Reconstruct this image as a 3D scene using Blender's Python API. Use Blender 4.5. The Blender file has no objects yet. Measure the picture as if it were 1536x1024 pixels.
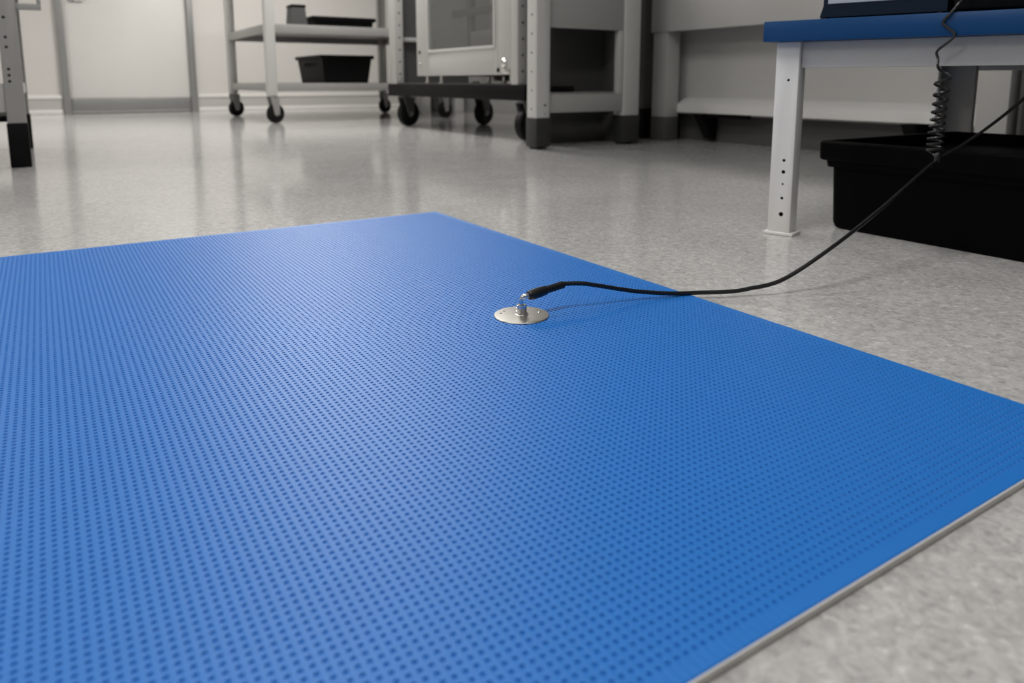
import bpy, bmesh, math
import numpy as np
from mathutils import Vector, Matrix

S = bpy.context.scene
C = S.collection
PI = math.pi

# ------------------------------------------------------------------ materials
def mat(name, col, rough=0.5, metal=0.0, spec=0.5, var=0.0, vscale=8.0, bump=0.0, bscale=200.0, coat=0.0):
    m = bpy.data.materials.new(name); m.use_nodes = True
    nt = m.node_tree; b = nt.nodes['Principled BSDF']
    b.inputs['Base Color'].default_value = (*col, 1)
    b.inputs['Roughness'].default_value = rough
    b.inputs['Metallic'].default_value = metal
    b.inputs['Specular IOR Level'].default_value = spec
    b.inputs['Coat Weight'].default_value = coat
    tc = nt.nodes.new('ShaderNodeTexCoord')
    if var > 0:
        n = nt.nodes.new('ShaderNodeTexNoise'); n.inputs['Scale'].default_value = vscale; n.inputs['Detail'].default_value = 4
        r = nt.nodes.new('ShaderNodeMapRange'); r.inputs['To Min'].default_value = 1 - var; r.inputs['To Max'].default_value = 1 + var
        x = nt.nodes.new('ShaderNodeMix'); x.data_type = 'RGBA'; x.blend_type = 'MULTIPLY'; x.inputs['Factor'].default_value = 1
        x.inputs['A'].default_value = (*col, 1)
        nt.links.new(tc.outputs['Object'], n.inputs['Vector']); nt.links.new(n.outputs['Fac'], r.inputs['Value'])
        nt.links.new(r.outputs['Result'], x.inputs['B']); nt.links.new(x.outputs['Result'], b.inputs['Base Color'])
    if bump > 0:
        n = nt.nodes.new('ShaderNodeTexNoise'); n.inputs['Scale'].default_value = bscale; n.inputs['Detail'].default_value = 3
        p = nt.nodes.new('ShaderNodeBump'); p.inputs['Strength'].default_value = bump; p.inputs['Distance'].default_value = 0.001
        nt.links.new(tc.outputs['Object'], n.inputs['Vector']); nt.links.new(n.outputs['Fac'], p.inputs['Height'])
        nt.links.new(p.outputs['Normal'], b.inputs['Normal'])
    return m

def floor_material():
    m = bpy.data.materials.new('speckled_vinyl'); m.use_nodes = True
    nt = m.node_tree; b = nt.nodes['Principled BSDF']; L = nt.links.new
    tc = nt.nodes.new('ShaderNodeTexCoord')
    def noise(scale, detail, rough=0.55, dist=0.0):
        n = nt.nodes.new('ShaderNodeTexNoise'); n.inputs['Scale'].default_value = scale
        n.inputs['Detail'].default_value = detail; n.inputs['Roughness'].default_value = rough
        n.inputs['Distortion'].default_value = dist
        L(tc.outputs['Object'], n.inputs['Vector']); return n.outputs['Fac']
    def rng(v, a, bb, lo, hi):
        r = nt.nodes.new('ShaderNodeMapRange'); r.inputs['From Min'].default_value = a; r.inputs['From Max'].default_value = bb
        r.inputs['To Min'].default_value = lo; r.inputs['To Max'].default_value = hi
        L(v, r.inputs['Value']); return r.outputs['Result']
    def mul(a, c):
        q = nt.nodes.new('ShaderNodeMath'); q.operation = 'MULTIPLY'; L(a, q.inputs[0]); L(c, q.inputs[1]); return q.outputs[0]
    big = rng(noise(5, 3), .3, .7, .95, 1.05)
    mid = rng(noise(70, 6, .62, .9), .32, .68, .78, 1.19)
    fine = rng(noise(230, 3, .5, .6), .35, .65, .94, 1.06)
    chip = nt.nodes.new('ShaderNodeTexVoronoi'); chip.inputs['Scale'].default_value = 190; chip.inputs['Randomness'].default_value = 1
    L(tc.outputs['Object'], chip.inputs['Vector'])
    sep = nt.nodes.new('ShaderNodeSeparateColor'); L(chip.outputs['Color'], sep.inputs['Color'])
    lightc = rng(sep.outputs['Red'], .90, .96, 1.0, 1.2)
    darkc = rng(sep.outputs['Green'], .90, .96, 1.0, .82)
    k = mul(mul(mul(big, mid), fine), mul(lightc, darkc))
    x = nt.nodes.new('ShaderNodeMix'); x.data_type = 'RGBA'; x.blend_type = 'MULTIPLY'; x.inputs['Factor'].default_value = 1
    x.inputs['A'].default_value = (*FLOOR_COL, 1); L(k, x.inputs['B']); L(x.outputs['Result'], b.inputs['Base Color'])
    L(rng(noise(14, 4), .3, .7, .09, .15), b.inputs['Roughness'])
    b.inputs['Specular IOR Level'].default_value = .5
    p = nt.nodes.new('ShaderNodeBump'); p.inputs['Strength'].default_value = .10; p.inputs['Distance'].default_value = .0006
    L(noise(60, 4), p.inputs['Height']); L(p.outputs['Normal'], b.inputs['Normal'])
    return m

FLOOR_COL = (.50, .494, .486)
M = dict(
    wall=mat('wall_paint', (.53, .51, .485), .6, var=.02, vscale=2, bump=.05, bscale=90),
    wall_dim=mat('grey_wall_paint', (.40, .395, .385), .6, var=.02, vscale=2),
    ceiling=mat('ceiling_tile', (.72, .71, .69), .8, var=.03, vscale=12),
    base_grey=mat('vinyl_baseboard', (.42, .41, .39), .45, var=.03),
    base_light=mat('baseboard_trim_light', (.64, .625, .60), .4, var=.02),
    steel_trim=mat('brushed_trim', (.25, .25, .245), .38, .35, var=.06, vscale=20),
    door=mat('door_paint', (.60, .588, .562), .38, var=.015),
    white=mat('white_powder_coat', (.76, .755, .74), .36, var=.02, vscale=10, bump=.03, bscale=600),
    pale=mat('pale_grey_powder_coat', (.54, .535, .52), .38, var=.02, vscale=10),
    offwhite=mat('off_white_powder_coat', (.46, .455, .44), .4, var=.02, vscale=10),
    grey=mat('grey_powder_coat', (.34, .34, .33), .42, var=.03, vscale=10),
    shelf=mat('shelf_grey_steel', (.33, .325, .315), .4, .15, var=.04, vscale=16),
    dgrey=mat('dark_grey_steel', (.085, .085, .083), .5, var=.05, vscale=12),
    mgrey=mat('charcoal_cap', (.024, .024, .024), .5, var=.05, vscale=12),
    black=mat('black_plastic', (.003, .003, .0033), .5, spec=.14, var=.1, vscale=30, bump=.1, bscale=500),
    crate=mat('black_crate_plastic', (.0022, .0022, .0024), .55, spec=.04, var=.1, vscale=20, bump=.12, bscale=420),
    rubber=mat('black_rubber', (.006, .006, .006), .6, spec=.2, var=.1, vscale=30),
    cable=mat('black_cable_sheath', (.006, .006, .0065), .33, var=.1, vscale=60, bump=.06, bscale=900),
    coil=mat('charcoal_coil_sheath', (.016, .016, .016), .3, var=.1, vscale=60),
    chrome=mat('polished_nickel', (.80, .79, .77), .14, 1.0, var=.03, vscale=80),
    plate=mat('satin_steel_plate', (.66, .64, .60), .34, 1.0, var=.05, vscale=90, bump=.05, bscale=1500),
    inner=mat('cabinet_grey_enamel', (.20, .20, .195), .5, var=.03, vscale=10),
    hole=mat('shadowed_steel', (.04, .04, .04), .6, var=.1),
    blue_top=mat('blue_laminate', (.0015, .050, .165), .35, spec=.3, var=.03, vscale=15),
    navy=mat('dark_navy_casing', (.002, .010, .026), .35, spec=.25, var=.08, vscale=20),
    label=mat('pale_label', (.55, .58, .62), .4, var=.03),
    mat_blue=mat('blue_mat_vinyl', (.0145, .175, .585), .42, spec=.46, var=.04, vscale=30, bump=.10, bscale=1400),
    mat_base=mat('grey_mat_foam', (.74, .73, .70), .7, var=.06, vscale=150, bump=.2, bscale=800),
)
M['floor'] = floor_material()
g = bpy.data.materials.new('window_glass'); g.use_nodes = True
gt = g.node_tree; gt.nodes.remove(gt.nodes['Principled BSDF'])
tr_ = gt.nodes.new('ShaderNodeBsdfTransparent'); tr_.inputs['Color'].default_value = (.90, .91, .90, 1)
gl_ = gt.nodes.new('ShaderNodeBsdfGlossy'); gl_.inputs['Roughness'].default_value = .04
fr_ = gt.nodes.new('ShaderNodeFresnel'); fr_.inputs['IOR'].default_value = 1.5
mx_ = gt.nodes.new('ShaderNodeMixShader')
ge_ = gt.nodes.new('ShaderNodeNewGeometry'); nb_ = gt.nodes.new('ShaderNodeMath'); nb_.operation = 'SUBTRACT'; nb_.inputs[0].default_value = 1
fm_ = gt.nodes.new('ShaderNodeMath'); fm_.operation = 'MULTIPLY'
gt.links.new(ge_.outputs['Backfacing'], nb_.inputs[1]); gt.links.new(fr_.outputs['Fac'], fm_.inputs[0]); gt.links.new(nb_.outputs[0], fm_.inputs[1])
gt.links.new(fm_.outputs[0], mx_.inputs['Fac']); gt.links.new(tr_.outputs['BSDF'], mx_.inputs[1]); gt.links.new(gl_.outputs['BSDF'], mx_.inputs[2])
df_ = gt.nodes.new('ShaderNodeBsdfDiffuse'); df_.inputs['Color'].default_value = (.8, .8, .79, 1)
mh_ = gt.nodes.new('ShaderNodeMixShader'); mh_.inputs['Fac'].default_value = .05
gt.links.new(mx_.outputs['Shader'], mh_.inputs[1]); gt.links.new(df_.outputs['BSDF'], mh_.inputs[2])
gt.links.new(mh_.outputs['Shader'], gt.nodes['Material Output'].inputs['Surface'])
M['glass'] = g

# ------------------------------------------------------------------ mesh tools
def box(bm, x0, x1, y0, y1, z0, z1, bevel=0.0, seg=2):
    vs = [bm.verts.new(p) for p in ((x0,y0,z0),(x1,y0,z0),(x1,y1,z0),(x0,y1,z0),(x0,y0,z1),(x1,y0,z1),(x1,y1,z1),(x0,y1,z1))]
    fs = [bm.faces.new([vs[i] for i in f]) for f in ((3,2,1,0),(4,5,6,7),(0,1,5,4),(1,2,6,5),(2,3,7,6),(3,0,4,7))]
    if bevel:
        es = list({e for f in fs for e in f.edges})
        bmesh.ops.bevel(bm, geom=es, offset=bevel, segments=seg, profile=.5, affect='EDGES')

def prism(bm, pts, axis, a, b):
    """closed outline pts (2D) pushed along axis from a to b"""
    def p3(p, t):
        return {'x': (t, p[0], p[1]), 'y': (p[0], t, p[1]), 'z': (p[0], p[1], t)}[axis]
    A = [bm.verts.new(p3(p, a)) for p in pts]; B = [bm.verts.new(p3(p, b)) for p in pts]
    n = len(pts)
    fs = [bm.faces.new(A), bm.faces.new(list(reversed(B)))]
    for i in range(n): fs.append(bm.faces.new([A[i], B[i], B[(i+1) % n], A[(i+1) % n]]))
    bmesh.ops.recalc_face_normals(bm, faces=fs)

def frustum_box(bm, lo, hi, z0, z1):
    (a0,a1,b0,b1), (c0,c1,d0,d1) = lo, hi
    v = [bm.verts.new(p) for p in ((a0,b0,z0),(a1,b0,z0),(a1,b1,z0),(a0,b1,z0),(c0,d0,z1),(c1,d0,z1),(c1,d1,z1),(c0,d1,z1))]
    return v

def tube(bm, pts, rad, n=12, caps=True):
    pts = [Vector(p) for p in pts]; k = len(pts)
    rr = rad if isinstance(rad, (list, tuple)) else [rad]*k
    T = [(pts[min(i+1,k-1)] - pts[max(i-1,0)]).normalized() for i in range(k)]
    up = Vector((0,0,1)) if abs(T[0].z) < .9 else Vector((1,0,0))
    N = (up - T[0]*up.dot(T[0])).normalized()
    rings = []
    for i in range(k):
        N = (N - T[i]*N.dot(T[i])).normalized(); B = T[i].cross(N)
        rings.append([bm.verts.new(pts[i] + (N*math.cos(2*PI*j/n) + B*math.sin(2*PI*j/n))*rr[i]) for j in range(n)])
    for i in range(k-1):
        for j in range(n):
            bm.faces.new([rings[i][j], rings[i][(j+1)%n], rings[i+1][(j+1)%n], rings[i+1][j]])
    if caps:
        bm.faces.new(list(reversed(rings[0]))); bm.faces.new(rings[-1])

def lathe(bm, prof, c=(0,0,0), d=(0,0,1), n=32):
    """profile [(distance along d, radius)] spun about the axis d through c"""
    d = Vector(d).normalized(); c = Vector(c)
    up = Vector((0,0,1)) if abs(d.z) < .9 else Vector((1,0,0))
    N = (up - d*up.dot(d)).normalized(); B = d.cross(N)
    rings = [[bm.verts.new(c + d*t + (N*math.cos(2*PI*j/n) + B*math.sin(2*PI*j/n))*max(r, 1e-5)) for j in range(n)] for t, r in prof]
    fs = []
    for i in range(len(prof)-1):
        for j in range(n): fs.append(bm.faces.new([rings[i][j], rings[i][(j+1)%n], rings[i+1][(j+1)%n], rings[i+1][j]]))
    fs.append(bm.faces.new(list(reversed(rings[0])))); fs.append(bm.faces.new(rings[-1]))
    bmesh.ops.recalc_face_normals(bm, faces=fs)

def spline(P, per=10):
    P = [Vector(p) for p in P]; Q = [P[0]*2-P[1]] + P + [P[-1]*2-P[-2]]; out = []
    for i in range(1, len(Q)-2):
        a, b, c, d = Q[i-1], Q[i], Q[i+1], Q[i+2]
        for s in range(per):
            t = s/per
            out.append(.5*((2*b) + (c-a)*t + (2*a-5*b+4*c-d)*t*t + (3*b-a-3*c+d)*t**3))
    return out + [P[-1]]

def shade(me, ang=35):
    bm = bmesh.new(); bm.from_mesh(me)
    for f in bm.faces: f.smooth = True
    for e in bm.edges:
        e.smooth = not (len(e.link_faces) == 2 and e.calc_face_angle(0) > math.radians(ang))
    bm.to_mesh(me); bm.free()

def obj(name, bm, m, parent=None, root_loc=None, cut=None):
    """link a bmesh as ONE object; with a parent its points are taken relative to the thing's base"""
    me = bpy.data.meshes.new(name); 
    if root_loc is not None:
        bmesh.ops.translate(bm, verts=bm.verts, vec=-Vector(root_loc))
    bm.to_mesh(me); bm.free(); me.materials.append(M[m])
    o = bpy.data.objects.new(name, me); C.objects.link(o)
    if cut is not None:
        if root_loc is not None: bmesh.ops.translate(cut, verts=cut.verts, vec=-Vector(root_loc))
        cm = bpy.data.meshes.new('cutter'); cut.to_mesh(cm); cut.free(); cm.materials.append(M['hole'])
        co = bpy.data.objects.new('cutter', cm); C.objects.link(co)
        md = o.modifiers.new('holes', 'BOOLEAN'); md.object = co; md.operation = 'DIFFERENCE'; md.solver = 'EXACT'
        md.material_mode = 'TRANSFER'
        bpy.context.view_layer.update()
        dg = bpy.context.evaluated_depsgraph_get()
        new = bpy.data.meshes.new_from_object(o.evaluated_get(dg), preserve_all_data_layers=True, depsgraph=dg)
        o.modifiers.clear(); old = o.data; o.data = new; new.name = name
        bpy.data.meshes.remove(old); bpy.data.objects.remove(co); bpy.data.meshes.remove(cm)
    shade(o.data)
    if parent: o.parent = parent
    return o

def thing(name, label, cat, loc=(0,0,0), rz=0, group=None):
    o = bpy.data.objects.new(name, None); C.objects.link(o); o.empty_display_size = .05
    o.location = loc; o.rotation_euler = (0,0,rz)
    return tag(o, label, cat, group)

def tag(o, label, cat, group=None):
    o['label'] = label; o['category'] = cat
    if group: o['group'] = group
    return o

def struct(o):
    o['kind'] = 'structure'; return o

class Part:
    """collect shapes for one part of a thing placed at loc (coordinates are room coordinates)"""
    def __init__(s, root=None, loc=None):
        s.root = root; s.loc = loc
    def __call__(s, name, m, shapes, parent=None, cut=None, label=None):
        bm = bmesh.new()
        for f in shapes: f(bm)
        o = obj(name, bm, m, parent or s.root, s.loc, cut)
        if label: o['label'] = label
        return o
B = lambda *a, **k: (lambda bm: box(bm, *a, **k))
Tb = lambda *a, **k: (lambda bm: tube(bm, *a, **k))
La = lambda *a, **k: (lambda bm: lathe(bm, *a, **k))
Pr = lambda *a, **k: (lambda bm: prism(bm, *a, **k))
def cyl_bm(items):
    bm = bmesh.new()
    for c, d, r, l in items: lathe(bm, [(-l, r), (l, r)], c, d, 12)
    return bm
free = Part()

# ------------------------------------------------------------------ the room (x: along the back wall, y: towards it)
X0, X1, Y0, Y1, ZC = -4.6, 4.3, -3.2, 9.6, 2.6
DX0, DX1, DZ = .255, 1.565, 2.15
struct(free('floor', 'floor', [B(X0-.1, X1+.1, Y0-.1, Y1+.1, -.12, 0)]))
struct(free('ceiling', 'ceiling', [B(X0-.1, X1+.1, Y0-.1, Y1+.1, ZC, ZC+.1)]))
struct(free('wall_back', 'wall', [B(X0, DX0-.03, Y1, Y1+.1, 0, ZC), B(DX1+.03, X1, Y1, Y1+.1, 0, ZC), B(DX0-.03, DX1+.03, Y1, Y1+.1, DZ, ZC)]))
struct(free('wall_left', 'wall', [B(X0-.1, X0, Y0, Y1+.1, 0, ZC)]))
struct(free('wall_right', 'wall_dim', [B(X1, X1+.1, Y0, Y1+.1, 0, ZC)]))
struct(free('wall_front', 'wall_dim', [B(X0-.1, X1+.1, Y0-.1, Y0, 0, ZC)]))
bb = struct(free('baseboard_back', 'base_grey', [B(X0, DX0-.045, Y1-.018, Y1, .05, .165), B(DX1+.045, X1, Y1-.018, Y1, .05, .165)]))
struct(free('trim_1', 'base_light', [B(X0, DX0-.045, Y1-.03, Y1, .165, .21, bevel=.006), B(DX1+.045, X1, Y1-.03, Y1, .165, .21, bevel=.006)]))
struct(free('trim_2', 'base_light', [B(X0, DX0-.045, Y1-.03, Y1, 0, .05, bevel=.006), B(DX1+.045, X1, Y1-.03, Y1, 0, .05, bevel=.006)]))
d = struct(free('door_1', 'door', [B(DX0+.03, DX1-.03, Y1+.005, Y1+.05, .012, DZ-.02, bevel=.004)]))
P = Part(d, None)
P('door_frame', 'steel_trim', [B(DX0-.04, DX0+.03, Y1-.05, Y1+.1, 0, DZ+.05, bevel=.006), B(DX1-.03, DX1+.04, Y1-.05, Y1+.1, 0, DZ+.05, bevel=.006), B(DX0+.03, DX1-.03, Y1-.05, Y1+.1, DZ-.02, DZ+.05, bevel=.006)])
P('kick_plate', 'steel_trim', [B(DX0+.04, DX1-.04, Y1-.006, Y1+.006, .03, .175, bevel=.003)])
P('door_handle', 'chrome', [La([(0,.03),(.012,.03),(.014,.012),(.05,.012)], (DX0+.12, Y1+.005, 1.25), (0,-1,0), 20), Tb([(DX0+.12, Y1-.04, 1.25), (DX0+.25, Y1-.04, 1.25)], .011)])

# ------------------------------------------------------------------ the blue mat
MX0, MX1, MY0, MY1, MT = -.36, .892, .2705, 1.790, .0070
mroot = thing('anti_static_mat', 'blue dimpled floor mat with grey underside and a steel grounding plate', 'mat', ((MX0+MX1)/2, (MY0+MY1)/2, 0))
ml = Vector(mroot.location); P = Part(mroot, ml)
def dimpled_top():
    pitch = .0077; inset = .0115; dep = .0014
    cell = np.array([-.5, -.30, -.247, -.143, .143, .247, .30])
    def axis(a, b):
        n = int((b - a - 2*inset)/pitch); c0 = (a+b)/2 - (n-1)*pitch/2
        u = (c0 + pitch*(np.arange(n)[:,None] + cell[None,:])).ravel()
        w = np.tile(np.abs(cell)*pitch, n)
        far = np.full(1, .5*pitch)
        u = np.concatenate([[a, a+.0012], u, [c0 + pitch*(n-.5), b-.0012, b]])
        w = np.concatenate([[1, 1], w, far, [1, 1]])
        return u, w
    xs, wx = axis(MX0, MX1); ys, wy = axis(MY0, MY1)
    def well(w):
        t = np.clip((.00190 - w)/.0008, 0, 1); return t*t*(3 - 2*t)
    gx = well(wx); gy = well(wy)
    gxs = np.clip((.0024 - wx)/.0012, 0, 1)
    h = np.outer(gx, gy)*dep + np.outer(gxs, np.ones_like(gy))*dep*.07
    Z = MT - h
    ex = np.zeros_like(xs); ex[[0,-1]] = .0007; ey = np.zeros_like(ys); ey[[0,-1]] = .0007
    h_edge = np.maximum(ex[:,None], ey[None,:]); Z = Z - h_edge
    nx, ny = len(xs), len(ys)
    X, Y = np.meshgrid(xs, ys, indexing='ij')
    co = np.stack([X - ml.x, Y - ml.y, Z], -1).reshape(-1, 3)
    i = np.arange(nx-1)[:,None]*ny + np.arange(ny-1)[None,:]
    q = np.stack([i, i+ny, i+ny+1, i+1], -1).reshape(-1, 4)
    # skirt round the rim
    ring = np.concatenate([np.arange(nx-1)*ny, (nx-1)*ny + np.arange(ny-1), (np.arange(nx-1, 0, -1))*ny + ny-1, np.arange(ny-1, 0, -1)])
    low = co[ring].copy(); low[:,2] = .0046; n0 = len(co); k = len(ring)
    co = np.concatenate([co, low]); j = np.arange(k); j2 = (j+1) % k
    q = np.concatenate([q, np.stack([ring[j2], ring[j], n0+j, n0+j2], -1)])
    me = bpy.data.meshes.new('mat_surface')
    me.vertices.add(len(co)); me.vertices.foreach_set('co', co.astype(np.float32).ravel())
    me.loops.add(q.size); me.loops.foreach_set('vertex_index', q.astype(np.int32).ravel())
    me.polygons.add(len(q)); me.polygons.foreach_set('loop_start', np.arange(len(q), dtype=np.int32)*4)
    me.polygons.foreach_set('use_smooth', np.zeros(len(q), dtype=bool))
    me.update(calc_edges=True); me.validate()
    me.materials.append(M['mat_blue'])
    o = bpy.data.objects.new('mat_surface', me); C.objects.link(o); o.parent = mroot
    o['label'] = 'blue dimpled vinyl surface'
dimpled_top()
P('foam_base', 'mat_base', [B(MX0+.004, MX1-.004, MY0+.004, MY1-.004, 0, .0030), B(MX0-.0014, MX1+.0014, MY0-.0014, MY0+.005, 0, .0062, bevel=.0010), B(MX0-.0014, MX1+.0014, MY1-.005, MY1+.0014, 0, .0062, bevel=.0010), B(MX0-.0014, MX0+.005, MY0-.001, MY1+.001, 0, .0062, bevel=.0010), B(MX1-.005, MX1+.0014, MY0-.001, MY1+.001, 0, .0062, bevel=.0010)], label='thin grey foam underside')
PX, PY_ = .5925, .903
pl = P('grounding_plate', 'plate', [La([(0,.0405),(.0008,.0422),(.0016,.0420),(.0023,.0412),(.0024,.0400)], (PX, PY_, MT-.0004), (0,0,1), 96)], label='round satin steel plate')
zt = MT + .0020
for a, r, q in ((20, .030, .0026), (150, .031, .0015), (172, .032, .0017)):
    P('rivet', 'chrome' if a == 20 else 'dgrey', [La([(-.0005,q),(.0003,q),(.0006,q*.7),(.0008,.0004)], (PX + r*math.cos(math.radians(a-32.5)), PY_ + r*math.sin(math.radians(a-32.5)), zt), (0,0,1), 20)], parent=pl)
P('stud', 'chrome', [La([(0,.0102),(.0010,.0104),(.0014,.0098),(.0015,.0078),(.0060,.0078),(.0062,.0074),(.0067,.0074),(.0069,.0079),(.0112,.0079),(.0114,.0074),(.0119,.0074),(.0121,.0077),(.0148,.0077),(.0155,.0071),(.0156,.0045)], (PX, PY_, zt), (0,0,1), 48)], parent=pl, label='polished round stud')

# ------------------------------------------------------------------ grounding cord with its plug
cord = thing('grounding_cord', 'black grounding cord plugged into the steel stud, looping off the mat towards the bench', 'cord', (PX, PY_, .0))
P = Part(cord, cord.location.copy())
ctop = Vector((PX, PY_, zt + .0150))
RGT = Vector((math.cos(math.radians(-32.5)), math.sin(math.radians(-32.5)), 0))      # towards the right of the photograph
FWD = Vector((math.sin(math.radians(32.5)), math.cos(math.radians(32.5)), 0))
pe = Vector((.6693, .8996, .0452))                                                     # end of the strain relief
ps = ctop + RGT*.0102 + Vector((0,0,.0135)) + FWD*.002
ax = (pe - ps).normalized(); Lp = (pe - ps).length
P('pin', 'chrome', [Tb(spline([ctop + Vector((0,0,-.004)), ctop + Vector((0,0,.006)) - RGT*.0005, ctop + RGT*.0012 + Vector((0,0,.0108)), ctop + RGT*.005 + Vector((0,0,.0136)), ps + ax*.012], 8), .0037, 16)], label='bent chrome pin')
prof = [(0,.0050),(.001,.0068),(.0035,.0072),(.004,.0068),(.0046,.0068),(.0055,.0078),(.010,.0082),(.022,.0080),(.030,.0074),(.0345,.0066),(.0355,.0060)]
t = .0355
while t < Lp - .006:
    prof += [(t+.0006,.0051),(t+.0020,.0051),(t+.0024,.0060),(t+.0050,.0058)]; t += .0052
prof += [(Lp-.001,.0057),(Lp,.0050),(Lp+.001,.0036)]
P('plug', 'cable', [La(prof, ps, ax, 40)], label='black moulded plug with ribbed strain relief')
CEND = Vector((1.508, .779, .203))
pts = [pe - ax*.004, pe + ax*.004, (.7000,.8925,.0437), (.7313,.8847,.0368), (.7680,.8772,.0275), (.8027,.8690,.0200), (.8595,.8520,.0122), (.9070,.8375,.0098), (.950,.8160,.0098), (.9857,.8020,.0128), (1.0482,.7800,.0255), (1.155,.7630,.0720)]
CORD_TAIL = [(1.305,.765,.1290), (1.452,.775,.1850)]
P('sheath', 'cable', [Tb(spline(pts + CORD_TAIL + [CEND], 12), .0036, 14)], label='thin black sheath')

# ------------------------------------------------------------------ workbench with blue top (own axes: x along the front edge to the right, y into the depth)
BZ = math.radians(18-90)
bench = thing('workbench', 'white steel workbench with a blue top and a punched leg, above the black crate', 'workbench', (1.4565, 1.082, 0), BZ)
P = Part(bench, None)
BL, BD = 1.25, .86
P('bench_top', 'blue_top', [B(-.071, BL, -.026, BD, .4490, .4945, bevel=.0018)], label='blue laminate top')
P('apron', 'pale', [B(.0062, BL-.10, .012, .034, .391, .4485, bevel=.0015)])  # front apron only: shade of the overhang put into a greyer coat
P('apron', 'white', [B(-.020, .000, .050, BD-.06, .420, .4485, bevel=.0015)])
holes = cyl_bm([((-.0165-.003*0, -.001, z), (0,1,0), r, .012) for z, r in ((.0505,.0054),(.089,.0034),(.122,.0024),(.151,.0044),(.178,.0036),(.363,.0030))])
def bench_leg(x0, x1, y0, y1, cut=None):
    l = P('leg', 'white', [B(x0, x1, y0, y1, .006, .4488, bevel=.0022)], cut=cut)
    P('foot_plate', 'white', [B(x0-.008, x1+.009, y0-.006, y1+.008, 0, .0075, bevel=.002)], parent=l)
bench_leg(-.0475, .0055, .0, .046, holes)
bench_leg(BL-.11, BL-.058, .0, .046)
RL = (.135, .225)
def channel(x0, x1, y0, y1):
    l = P('leg', 'offwhite', [B(x0, x0+.006, y0, y1, .006, .4488), B(x0, x1, y1-.006, y1, .006, .4488), B(x1-.006, x1, y0, y1, .006, .4488)])
    P('foot_plate', 'white', [B(x0-.008, x1+.008, y0-.006, y1+.008, 0, .0075, bevel=.002)], parent=l)
channel(.150, .245, BD-.07, BD-.02)
channel(BL-.138, BL-.058, BD-.07, BD-.02)
P('rear_rail', 'offwhite', [B(.247, BL-.14, BD-.065, BD-.045, .391, .4485, bevel=.0015)])

# things standing on the bench top
dz = .4947
def on_bench(x, y): 
    c, s = math.cos(BZ), math.sin(BZ); return (1.4565 + c*x - s*y, 1.082 + s*x + c*y, dz)
inst = thing('instrument', 'dark navy instrument case standing at the left end of the blue bench top', 'instrument', on_bench(.16, .15), BZ)
P = Part(inst, None)
P('case', 'navy', [Pr([(-.121,.006),(.128,.006),(.128,.200),(-.112,.200),(-.114,.03)], 'y', -.135, .12)])
P('front_panel', 'label', [B(-.104, .122, -.1375, -.134, .034, .19, bevel=.001)], label='pale front panel')
for x in (-.112, .115):
    for y in (-.125, .105):
        P('foot', 'rubber', [La([(0,.009),(.002,.0105),(.008,.009)], (x, y, 0), (0,0,1), 16)])
inst2 = thing('power_supply', 'black instrument case on the blue bench top, behind the coiled cord', 'instrument', on_bench(.46, .15), BZ)
P = Part(inst2, None)
P('case', 'black', [B(-.162, .20, -.135, .14, .006, .22, bevel=.006)])
P('front_panel', 'rubber', [B(-.15, .19, -.1375, -.134, .03, .20, bevel=.001)])
for x in (-.15, .185):
    for y in (-.12, .12):
        P('foot', 'rubber', [La([(0,.009),(.002,.0105),(.008,.009)], (x, y, 0), (0,0,1), 16)])

# coiled cord over the bench edge, down to the end of the grounding cord
coil = thing('coiled_cord', 'charcoal coiled cord hanging over the front edge of the blue bench top', 'cord', (CEND.x, CEND.y, 0))
P = Part(coil, coil.location.copy())
bdx = Vector((math.cos(BZ), math.sin(BZ), 0)); bin_ = Vector((-math.sin(BZ), math.cos(BZ), 0))
base = Vector((1.4565, 1.082, 0))
def bp(x, y, z): return base + bdx*x + bin_*y + Vector((0,0,z))
hp = [bp(.330, .010, .60), bp(.322, -.012, .53), bp(.312, -.027, .508), bp(.302, -.0300, .492), bp(.290, -.0292, .476), bp(.297, -.0292, .466), bp(.312, -.0292, .452), bp(.306, -.0290, .440), bp(.284, -.0255, .420), bp(.286, -.024, .405)]
z0, z1 = .393, .222; ztot = z0 - z1
turns = 10.0; N = 420; hel = []
cc = lambda s: bp(.3005 - .0065*s, -.033 + .004*s, 0)
for i in range(N+1):
    s = i/N
    # loose turns above, tight turns below
    ph = 2*PI*turns*(s**1.55)
    r = .0125 + .0006*math.sin(9*s)
    c = cc(s)
    hel.append(c + bdx*(-math.cos(ph)*r) + bin_*(math.sin(ph)*r) + Vector((0,0,z0 - ztot*s)))
path = spline(hp + [hel[0]], 8)[:-1] + hel + spline([hel[-1], hel[-1]*.5 + CEND*.5 + Vector((0,0,.004)), CEND + Vector((0,0,.004))], 6)[1:]
P('sheath', 'coil', [Tb(path, .0026, 8)])
P('junction', 'cable', [La([(0,.003),(.002,.0062),(.016,.0066),(.020,.004)], CEND + Vector((0,0,-.004)), (0,0,1), 20)], label='small black junction sleeve')

# second cable from the junction up towards the right
cab = thing('power_cable', 'black cable rising to the right edge in front of the crate from the coil end', 'cord', (CEND.x+.02, CEND.y-.02, 0))
P = Part(cab, cab.location.copy())
P('sheath', 'black', [Tb(spline([CEND + bdx*.008 + Vector((0,0,.010)), (1.505,.735,.236), (1.480,.665,.288), (1.452,.600,.345), bp(.500,-.085,.420), bp(.545,-.048,.490), bp(.565,-.020,.5015), bp(.580,.004,.4985), bp(.66,.004,.4985), bp(.74,.002,.4985)], 10), .0028, 12)])

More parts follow.
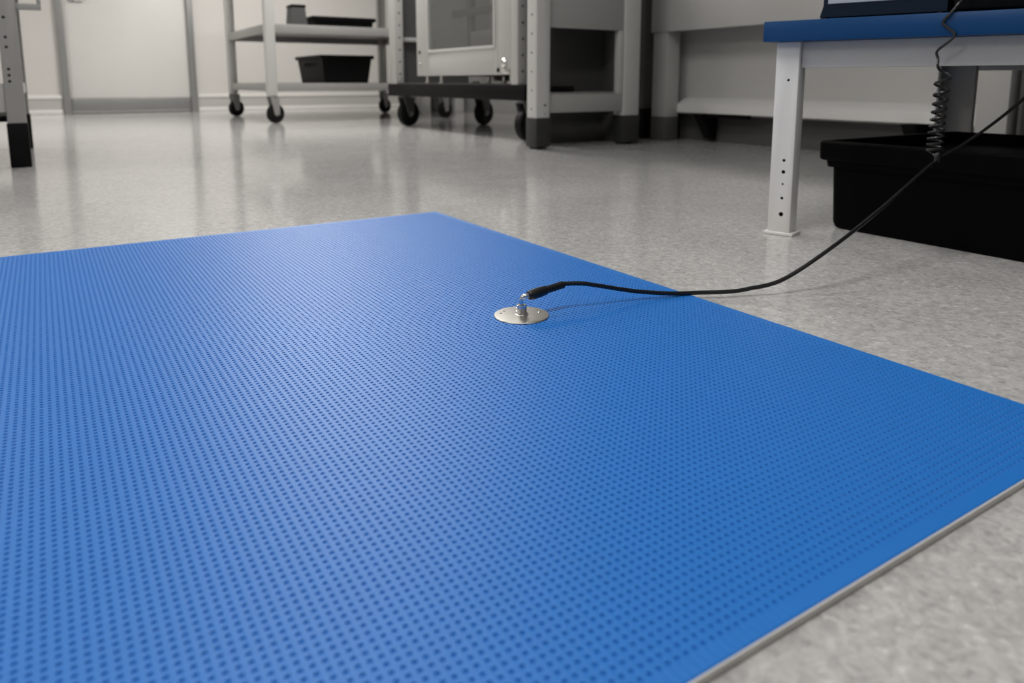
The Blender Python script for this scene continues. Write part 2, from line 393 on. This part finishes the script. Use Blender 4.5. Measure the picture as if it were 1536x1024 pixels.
# ------------------------------------------------------------------ black crate under the bench
CX0, CX1, CY0, CY1 = 1.608, 2.24, .20, 1.120
cr = thing('storage_crate', 'large black open storage crate with a flanged rim under the blue bench', 'crate', ((CX0+CX1)/2, (CY0+CY1)/2, 0))
P = Part(cr, cr.location.copy())
def rounded_rect(x0, x1, y0, y1, r, n=5):
    out = []
    for cx, cy, a0 in ((x1-r, y1-r, 0), (x0+r, y1-r, 90), (x0+r, y0+r, 180), (x1-r, y0+r, 270)):
        for i in range(n+1):
            a = math.radians(a0 + 90*i/n); out.append((cx + r*math.cos(a), cy + r*math.sin(a)))
    return out
def shell(bm, levels):
    """levels: (inset, z, corner radius) rings joined from outside bottom, over the rim, to the inside bottom"""
    rings = []
    for ins, z, r in levels:
        rings.append([bm.verts.new((x, y, z)) for x, y in rounded_rect(CX0+ins, CX1-ins, CY0+ins, CY1-ins, r)])
    n = len(rings[0]); fs = []
    for a, b in zip(rings, rings[1:]):
        for i in range(n): fs.append(bm.faces.new([a[i], a[(i+1)%n], b[(i+1)%n], b[i]]))
    fs.append(bm.faces.new(rings[0])); fs.append(bm.faces.new(rings[-1]))
    bmesh.ops.recalc_face_normals(bm, faces=fs)
P('body', 'crate', [lambda bm: shell(bm, [(.040,0,.012),(.031,.004,.018),(.027,.016,.02),(.022,.150,.02),(.020,.185,.02),(.024,.185,.02),(.031,.02,.02),(.036,.008,.02)])])
P('rim', 'crate', [lambda bm: shell(bm, [(.0215,.152,.02),(.013,.153,.018),(.011,.168,.016),(.004,.170,.012),(.001,.174,.012),(.000,.212,.012),(.003,.2165,.012),(.018,.2170,.010),(.021,.214,.010),(.0205,.186,.02),(.0195,.186,.02)])])

# ------------------------------------------------------------------ helper for casters
def caster(P, parent, x, y, R, w, ztop, fork='shelf', wheel='rubber', yaw=0.0, frk_w=.006):
    """swivel caster: fork (part) > wheel (sub-part) > hub is part of the wheel mesh"""
    c, s = math.cos(yaw), math.sin(yaw)
    tr = R*.30                                     # trail
    wx, wy = x - c*tr, y - s*tr
    bm = bmesh.new()
    for q in (-1, 1):
        ox, oy = -s*q*(w/2+frk_w), c*q*(w/2+frk_w)
        n = len(bm.verts)
        prism(bm, [(-R*.28, R*.85), (R*.28, R*.85), (R*.75, ztop-.02), (-R*.35, ztop-.02)], 'y', -frk_w/2, frk_w/2)
        bm.verts.ensure_lookup_table()
        for v in bm.verts[n:]:
            px, py = v.co.x, v.co.y
            v.co.x = wx + ox + c*px - s*py; v.co.y = wy + oy + s*px + c*py
    lathe(bm, [(0, w*.75), (.006, w*.85), (.014, w*.85), (.02, w*.6)], (x, y, ztop-.022), (0,0,1), 20)
    lathe(bm, [(0, w*.3), (.05, w*.3)], (x, y, ztop-.01), (0,0,1), 12)
    f = obj('caster_fork', bm, fork, parent, P.loc)
    ax = (-s, c, 0)
    bm = bmesh.new()
    lathe(bm, [(-w/2, R*.30), (-w/2, R*.62), (-w*.42, R*.66), (-w/2, R*.72), (-w*.46, R*.93), (-w*.3, R), (w*.3, R), (w*.46, R*.93), (w/2, R*.72), (w*.42, R*.66), (w/2, R*.62), (w/2, R*.30)], (wx, wy, R), ax, 32)
    obj('wheel', bm, wheel, f, P.loc)
    bm = bmesh.new()
    lathe(bm, [(-w/2-frk_w*1.8, R*.13), (w/2+frk_w*1.8, R*.13)], (wx, wy, R), ax, 14)
    lathe(bm, [(-w/2-.002, R*.28), (w/2+.002, R*.28)], (wx, wy, R), ax, 18)
    obj('axle', bm, 'shelf', f, P.loc)

# ------------------------------------------------------------------ white shelf trolley by the back wall
TX0, TX1, TY0, TY1 = 1.66, 3.40, 6.50, 8.10
tr = thing('utility_cart', 'white wheeled shelf trolley by the back wall, right of the door', 'trolley', ((TX0+TX1)/2, (TY0+TY1)/2, 0))
P = Part(tr, tr.location.copy())
for z0_, z1_ in ((.275, .345), (.770, .848), (1.42, 1.49)):
    P('shelf', 'shelf', [B(TX0+.03, TX1-.03, TY0+.01, TY0+.03, z0_, z1_, bevel=.004), B(TX0+.03, TX1-.03, TY1-.03, TY1-.01, z0_, z1_, bevel=.004), B(TX0+.01, TX0+.03, TY0+.03, TY1-.03, z0_, z1_, bevel=.004), B(TX1-.03, TX1-.01, TY0+.03, TY1-.03, z0_, z1_, bevel=.004), B(TX0+.03, TX1-.03, TY0+.03, TY1-.03, z1_-.02, z1_-.008)])
for x, y in ((TX0+.04, TY0+.04), (TX1-.04, TY0+.04), (TX0+.04, TY1-.04), (TX1-.04, TY1-.04)):
    P('post', 'pale', [B(x-.042, x+.042, y-.042, y+.042, .235, 1.62, bevel=.012)])
    caster(P, tr, x, y, .083, .045, .25, fork='shelf', yaw=math.radians(200))

# things on the trolley
def tub(name, label, cat, cx, cy, z, lx, ly, h, taper, m, rz=0, rimw=.018):
    t = thing(name, label, cat, (cx, cy, z), rz)
    P = Part(t, None)
    hx, hy = lx/2, ly/2
    def lv(bm, lev):
        rings = [[bm.verts.new((sx*(hx-i), sy*(hy-i), zz)) for sx, sy in ((-1,-1),(1,-1),(1,1),(-1,1))] for i, zz in lev]
        fs = []
        for a, b in zip(rings, rings[1:]):
            for i in range(4): fs.append(bm.faces.new([a[i], a[(i+1)%4], b[(i+1)%4], b[i]]))
        fs.append(bm.faces.new(rings[0])); fs.append(bm.faces.new(rings[-1]))
        bmesh.ops.recalc_face_normals(bm, faces=fs)
    P('body', m, [lambda bm: lv(bm, [(rimw+taper,0),(rimw,h-.02),(rimw+.004,h-.02),(rimw+taper+.004,.006)])])
    P('rim', m, [lambda bm: lv(bm, [(rimw+.001,h-.035),(.002,h-.033),(0,h-.03),(0,h-.004),(.004,h),(rimw-.004,h),(rimw+.0038,h-.006),(rimw+.0038,h-.034)])])
    return t
bn = tub('storage_bin', 'black plastic bin on the lower shelf of the white trolley', 'bin', 2.46, 7.12, .340, .52, .80, .262, .03, 'black')
P = Part(bn, None)
P('handle', 'rubber', [Tb([(-.255,-.06,.19),(-.268,-.05,.165),(-.268,.05,.165),(-.255,.06,.19)], .01, 8)])
tub('tray', 'flat black tray on the upper shelf of the white trolley', 'tray', 2.405, 6.86, .843, .60, .50, .095, .012, 'black')
sc = thing('meter_box', 'small dark grey box with a cable beside the black tray on the trolley', 'box', (2.00, 6.74, .843))
P = Part(sc, None)
P('case', 'dgrey', [Pr([(-.075,0),(.075,0),(.06,.15),(.055,.175),(-.055,.175),(-.06,.15)], 'y', -.08, .08)])
P('cap', 'black', [B(-.065, .065, -.085, .085, .165, .19, bevel=.006)])

# ------------------------------------------------------------------ equipment cart with perforated uprights
EX0, EX1, EY0, EY1 = 2.42, 3.20, 3.66, 5.70
ec = thing('equipment_cart', 'black wheeled equipment cart with pale perforated uprights, left of the white rack', 'cart', ((EX0+EX1)/2, (EY0+EY1)/2, 0))
P = Part(ec, ec.location.copy())
P('platform', 'black', [B(EX0, EX1, EY0, EY1, .245, .342, bevel=.008)], label='black platform')
P('deck_plate', 'dgrey', [B(EX0+.02, EX1-.02, EY0+.02, EY1-.02, .3415, .347)])
for i, (x, y) in enumerate(((EX0+.0, 5.54), (EX0+.0, 3.74), (EX1-.075, 5.54), (EX1-.075, 3.74))):
    a = y < 4; yy = 5.525 if not a else 3.735
    cut = cyl_bm([((x+.036, yy, z), (0,1,0), .008, .01) for z in [.42+.095*k for k in range(10)]])
    P('upright', 'offwhite', [B(x, x+.07, yy, yy+(.125 if not a else .075), .340, 1.7, bevel=.004)], cut=cut)
P('back_panel', 'grey', [B(EX1-.09, EX1-.08, 3.8, 5.54, .36, 1.68)], label='grey rear panel')
P('end_panel', 'dgrey', [B(EX0+.071, EX1-.076, 5.60, 5.612, .347, 1.68)], label='dark grey end panel')
P('cross_rail', 'offwhite', [B(EX0+.071, EX1-.076, 5.572, 5.599, .675, .71, bevel=.003)])
P('top_rail', 'offwhite', [B(EX0, EX0+.07, 3.80, 5.53, 1.6, 1.7, bevel=.004)])
for x, y, yw in ((EX0+.09, 5.56, 196), (EX0+.045, 3.72, 190), (EX1-.09, 5.36, 200), (EX1-.18, 3.80, 196)):
    caster(P, ec, x, y, .102, .060, .252, fork='dgrey', yaw=math.radians(yw), frk_w=.008)

# white cabinet with a window on the cart
WX0, WX1, WY0, WY1, WZ0, WZ1 = 2.435, 3.08, 3.835, 5.165, .400, 1.52
eb = thing('test_cabinet', 'off-white windowed cabinet standing on the black equipment cart', 'cabinet', ((WX0+WX1)/2, (WY0+WY1)/2, .347))
P = Part(eb, eb.location.copy())
P('body', 'inner', [B(WX0+.03, WX1, WY0, WY0+.015, WZ0, WZ1), B(WX0+.03, WX1, WY1-.015, WY1, WZ0, WZ1), B(WX1-.015, WX1, WY0+.015, WY1-.015, WZ0, WZ1), B(WX0+.03, WX1-.015, WY0+.015, WY1-.015, WZ0, WZ0+.02), B(WX0+.05, WX1-.015, WY0+.015, WY1-.015, .56, .575)])
wy0, wy1, wz0, wz1 = 4.035, 4.955, .585, 1.40
dr = P('door', 'offwhite', [B(WX0, WX0+.028, WY0, wy0, WZ0, WZ1, bevel=.003), B(WX0, WX0+.028, wy1, WY1, WZ0, WZ1, bevel=.003), B(WX0, WX0+.028, wy0, wy1, WZ0, wz0, bevel=.003), B(WX0, WX0+.028, wy0, wy1, wz1, WZ1, bevel=.003)], label='off-white door with a window')
P('window_frame', 'pale', [B(WX0-.008, WX0+.004, wy0-.02, wy0, wz0-.02, wz1+.02, bevel=.003), B(WX0-.008, WX0+.004, wy1, wy1+.02, wz0-.02, wz1+.02, bevel=.003), B(WX0-.008, WX0+.004, wy0, wy1, wz0-.02, wz0, bevel=.003), B(WX0-.008, WX0+.004, wy0, wy1, wz1, wz1+.02, bevel=.003)], parent=dr)
P('window_pane', 'glass', [B(WX0+.010, WX0+.016, wy0, wy1, wz0, wz1)], parent=dr)
P('seam', 'grey', [B(WX0-.001, WX0+.002, 3.985, 3.990, WZ0+.01, WZ1-.01)], parent=dr)
P('latch', 'chrome', [La([(0,.030),(.012,.030),(.022,.022),(.026,.008)], (WX0, 3.905, .472), (-1,0,0), 24)], parent=dr, label='round chrome latch')
P('strike_plate', 'chrome', [B(WX0-.012, WX0+.001, 3.845, 3.935, .405, .44, bevel=.004)], parent=dr)
P('hinge', 'chrome', [La([(0,.012),(.008,.012),(.012,.006)], (WX0, 5.10, .485), (-1,0,0), 16)], parent=dr)
P('lock', 'black', [La([(0,.012),(.006,.012),(.008,.008)], (WX0, 5.11, .575), (-1,0,0), 16)], parent=dr)
P('lock', 'black', [La([(0,.014),(.006,.014),(.008,.008)], (WX0, 3.98, .43), (-1,0,0), 16)], parent=dr)
for y in (3.90, 4.85, 5.08):
    for x in (WX0+.05, WX1-.06):
        P('foot', 'chrome', [La([(0,.026),(.006,.026),(.01,.014),(.055,.014)], (x, y, .347), (0,0,1), 20)])
P('added_light_pane', 'glass', [B(WX0+.03, WX1-.015, WY0+.015, WY1-.015, WZ1-.012, WZ1-.002)])  # unseen glass roof, added to let lamp light into the cabinet
st = thing('clamp_stand', 'dark upright stand with a crossbar seen through the cabinet window', 'stand', (2.66, 4.72, .575))
P = Part(st, None)
P('base', 'grey', [B(-.10, .10, -.16, .20, 0, .02, bevel=.004)])
P('pole', 'mgrey', [B(-.02, .02, -.03, .03, .02, .62, bevel=.004)])
P('crossbar', 'mgrey', [B(-.045, -.02, -.46, .22, .245, .30, bevel=.006)])
P('platform', 'dgrey', [B(-.06, .06, -.44, -.09, .0, .13, bevel=.006)])

tbl = thing('side_table', 'white square-legged table behind the equipment cart, its leg showing under the cart platform', 'table', (3.97, 7.89, 0))
P = Part(tbl, tbl.location.copy())
P('table_top', 'pale', [B(3.66, 4.28, 7.70, 8.08, .84, .88, bevel=.004)])
for x, y in ((3.69, 7.73), (4.13, 7.73), (3.69, 7.93), (4.13, 7.93)):
    P('leg', 'white', [B(x, x+.12, y, y+.12, 0, .84, bevel=.005)])
sb_ = tag(free('storage_box', 'dgrey', [B(3.86, 4.09, 7.76, 8.04, 0, .22, bevel=.008), B(3.855, 4.095, 7.755, 8.045, .185, .225, bevel=.006)]), 'low dark grey box on the floor under the white side table', 'box')

# ------------------------------------------------------------------ white steel rack with dark feet
rk = thing('steel_rack', 'white steel rack on black feet in the middle, with a dark open bay', 'rack', (2.56, 3.38, 0))
P = Part(rk, rk.location.copy())
RX0, RX1, RY0, RY1 = 2.205, 2.925, 3.222, 3.54
def rack_post(x0, x1, y0, y1, cut=None):
    p = P('post', 'pale', [B(x0, x1, y0, y1, .165, 1.8, bevel=.005)], cut=cut)
    P('foot', 'mgrey', [B(x0-.004, x1+.004, y0-.004, y1+.004, .012, .168, bevel=.006), B(x0+.012, x0+.035, y0+.012, y1-.012, 0, .014), B(x1-.04, x1-.012, y0+.012, y1-.012, 0, .014)], parent=p, label='black foot sleeve')
rack_post(RX0, RX0+.088, RY0, RY0+.092, cyl_bm([((RX0, RY0+.046, z), (1,0,0), .006, .01) for z in [.215+.098*k for k in range(14)]] + [((RX0+.055, RY0, .235), (0,1,0), .007, .01), ((RX0+.055, RY0, .19), (0,1,0), .004, .01)]))
rack_post(RX1-.115, RX1, RY0, RY0+.092)
P('rail', 'grey', [B(RX0+.088, RX1-.115, RY0+.012, RY0+.04, .193, .290, bevel=.003)])
P('rail', 'grey', [B(RX0+.088, RX1-.115, RY0+.012, RY0+.04, .642, .885, bevel=.003)])
P('corner_strip', 'offwhite', [B(RX1-.150, RX1-.117, RY0+.008, RY0+.05, .290, .642, bevel=.003)])
P('shelf', 'grey', [B(RX0+.17, RX1-.032, RY0+.095, RY1-.024, .285, .300)])
P('shelf', 'grey', [B(RX0+.10, RX1-.032, RY0+.095, RY1-.024, .85, .865)])
P('side_panel', 'black', [B(RX0+.0885, RX0+.096, RY0+.045, RY0+.22, 0, 1.7)])  # added hidden panel, keeps light from the left off the floor below
P('side_panel', 'dgrey', [B(RX1-.03, RX1-.02, RY0+.093, RY1-.022, 0, 1.7)])
P('back_panel', 'dgrey', [B(RX0+.165, RX1-.02, RY1-.022, RY1-.010, 0, 1.7), B(RX0+.30, RX0+.33, RY1-.045, RY1-.022, .301, .849)], label='dark grey back panel')
tb = tag(free('case', 'black', [B(2.39, 2.54, 3.33, 3.47, .3005, .335, bevel=.006)]), 'flat black case lying on the rack\'s lower shelf', 'case')
tb.name = 'flat_case'

# dark cabinet in the gap between rack and white bench
dk = thing('steel_locker', 'dark grey steel locker on a black plinth between the rack and the long white bench', 'locker', (3.5, 3.86, 0))
P = Part(dk, dk.location.copy())
P('body', 'dgrey', [B(3.215, 3.80, 3.50, 4.2, .19, 1.75, bevel=.004)])
P('plinth', 'black', [B(3.208, 3.80, 3.49, 4.2, 0, .19, bevel=.004)])
P('door', 'dgrey', [B(3.23, 3.785, 3.488, 3.50, .22, 1.72, bevel=.003)])

# ------------------------------------------------------------------ long white bench along the right side
WBY0, WBY1 = 1.40, 3.41
wb = thing('wall_bench', 'long white cabinet bench behind the blue-topped bench, with a recessed panel', 'bench', (3.65, 2.4, 0))
P = Part(wb, wb.location.copy())
P('apron', 'pale', [B(3.19, 3.215, WBY0, WBY1+.012, .652, .93, bevel=.004)])
P('bench_top', 'offwhite', [B(3.17, 4.28, WBY0-.02, WBY1+.02, .93, .97, bevel=.004)])
for y0, y1 in ((3.292, 3.41), (WBY0, WBY0+.12)):
    l = P('leg', 'offwhite', [B(3.2, 3.31, y0, y1, .145, .655, bevel=.004)])
    P('foot', 'dgrey', [B(3.198, 3.312, y0-.002, y1+.002, 0, .147, bevel=.004)], parent=l, label='dark grey foot')
P('recessed_panel', 'pale', [B(3.40, 3.415, WBY0+.02, WBY1-.01, .16, .93)])
P('ledge', 'white', [B(3.30, 3.40, WBY0+.12, 3.291, .174, .186), Pr([(3.30,.186),(3.30,.222),(3.36,.256),(3.40,.262),(3.40,.186)], 'y', WBY0+.12, 3.291)])
P('toe_panel', 'dgrey', [B(3.42, 3.435, WBY0+.05, WBY1-.03, 0, .16)], label='dark toe panel')
P('bracket', 'black', [Pr([(3.40,.17),(3.26,.17),(3.36,.02),(3.40,.02)], 'y', 3.06, 3.12)])
P('bracket', 'black', [Pr([(3.40,.17),(3.26,.17),(3.36,.02),(3.40,.02)], 'y', 1.80, 1.86)])
P('runner', 'black', [B(3.305, 3.33, 2.75, 3.05, .150, .173)])
P('side_panel', 'offwhite', [B(3.416, 4.28, WBY1-.012, WBY1, .16, .93)])
P('side_panel', 'offwhite', [B(3.416, 4.28, WBY0, WBY0+.012, .16, .93)])

bk = thing('dark_space_block', 'black block added for the dark space at the right edge, past the long white bench', 'cabinet', (3.6, .95, 0))  # added dark body standing in for the dim space beyond the bench
P = Part(bk, bk.location.copy())
P('body', 'dgrey', [B(3.22, 4.0, .50, 1.375, .06, 1.2, bevel=.006)])
P('door', 'mgrey', [B(3.205, 3.22, .52, 1.355, .10, 1.17, bevel=.004)])
P('plinth', 'black', [B(3.25, 4.0, .52, 1.355, 0, .06)])

# ------------------------------------------------------------------ bench at the left edge
lb = thing('side_bench', 'grey steel bench at the far left edge on a black-sleeved leg', 'bench', (-.6, 4.1, 0))
P = Part(lb, lb.location.copy())
def side_post(x0, x1, y0, y1, cut=None):
    p = P('post', 'shelf', [B(x0, x1, y0, y1, .185, .84, bevel=.005)], cut=cut)
    P('foot', 'black', [B(x0-.004, x1+.004, y0-.004, y1+.004, 0, .187, bevel=.005)], parent=p, label='black foot sleeve')
side_post(-.123, -.055, 3.72, 3.79, cyl_bm([((-.100, 3.72, z), (0,1,0), .006, .01) for z in (.36,.385,.41,.50,.54,.62)]))
side_post(-.123, -.055, 4.75, 4.82)
side_post(-1.2, -1.132, 3.72, 3.79); side_post(-1.2, -1.132, 4.75, 4.82)
P('rail', 'offwhite', [B(-1.132, -.123, 3.735, 3.765, .232, .352, bevel=.003)])
P('rail', 'offwhite', [B(-.118, -.062, 3.79, 4.75, .30, .352, bevel=.003)])
P('shelf', 'black', [B(-1.19, -.07, 3.80, 4.74, .19, .215)])
P('bench_top', 'grey', [B(-1.3, .03, 3.66, 4.9, .84, .88, bevel=.004)])
P('bracket', 'grey', [B(-.06, .035, 3.735, 3.765, .655, .68, bevel=.004), B(.02, .035, 3.735, 3.765, .68, .84, bevel=.003)])

# ------------------------------------------------------------------ lamps: ceiling panels, with one added front fill
def panel(x, y, sx, sy, w, col=(1, .975, .94)):
    l = bpy.data.lights.new('ceiling_or_fill_panel', 'AREA'); l.shape = 'RECTANGLE'; l.size = sx; l.size_y = sy; l.energy = w; l.color = col
    o = bpy.data.objects.new('ceiling_or_fill_panel', l); C.objects.link(o); o.location = (x, y, ZC-.02)
    return o
for x, y, w in ((-2.6,.6,.4), (-2.2,4.0,.5), (-1.6,7.0,.6), (.35,.75,.40), (.5,2.6,.2), (2.2,5.1,.75), (2.1,7.4,1.4), (.9,-1.4,.09)):  # the last is an added fill behind the camera, for the mat edge
    panel(x, y, 1.2, .6, 62*w)
w = bpy.data.worlds.new('World'); S.world = w; w.use_nodes = True
w.node_tree.nodes['Background'].inputs['Color'].default_value = (.5,.5,.5,1); w.node_tree.nodes['Background'].inputs['Strength'].default_value = .1

# ------------------------------------------------------------------ camera
cam = bpy.data.cameras.new('Camera'); co = bpy.data.objects.new('Camera', cam); C.objects.link(co)
cam.sensor_width = 36; cam.lens = 1102/1536*36; cam.shift_y = -219/1536
co.location = (0, 0, .36); co.rotation_euler = (math.radians(90 - 8.82), 0, math.radians(-32.5))
cam.clip_start = .02
cam.dof.use_dof = True; cam.dof.focus_distance = 1.13; cam.dof.aperture_fstop = 4.6
S.camera = co
S.view_settings.view_transform = 'Standard'; S.view_settings.look = 'None'; S.view_settings.gamma = 1
S.view_settings.use_curve_mapping = False; S.view_settings.exposure = 0.3
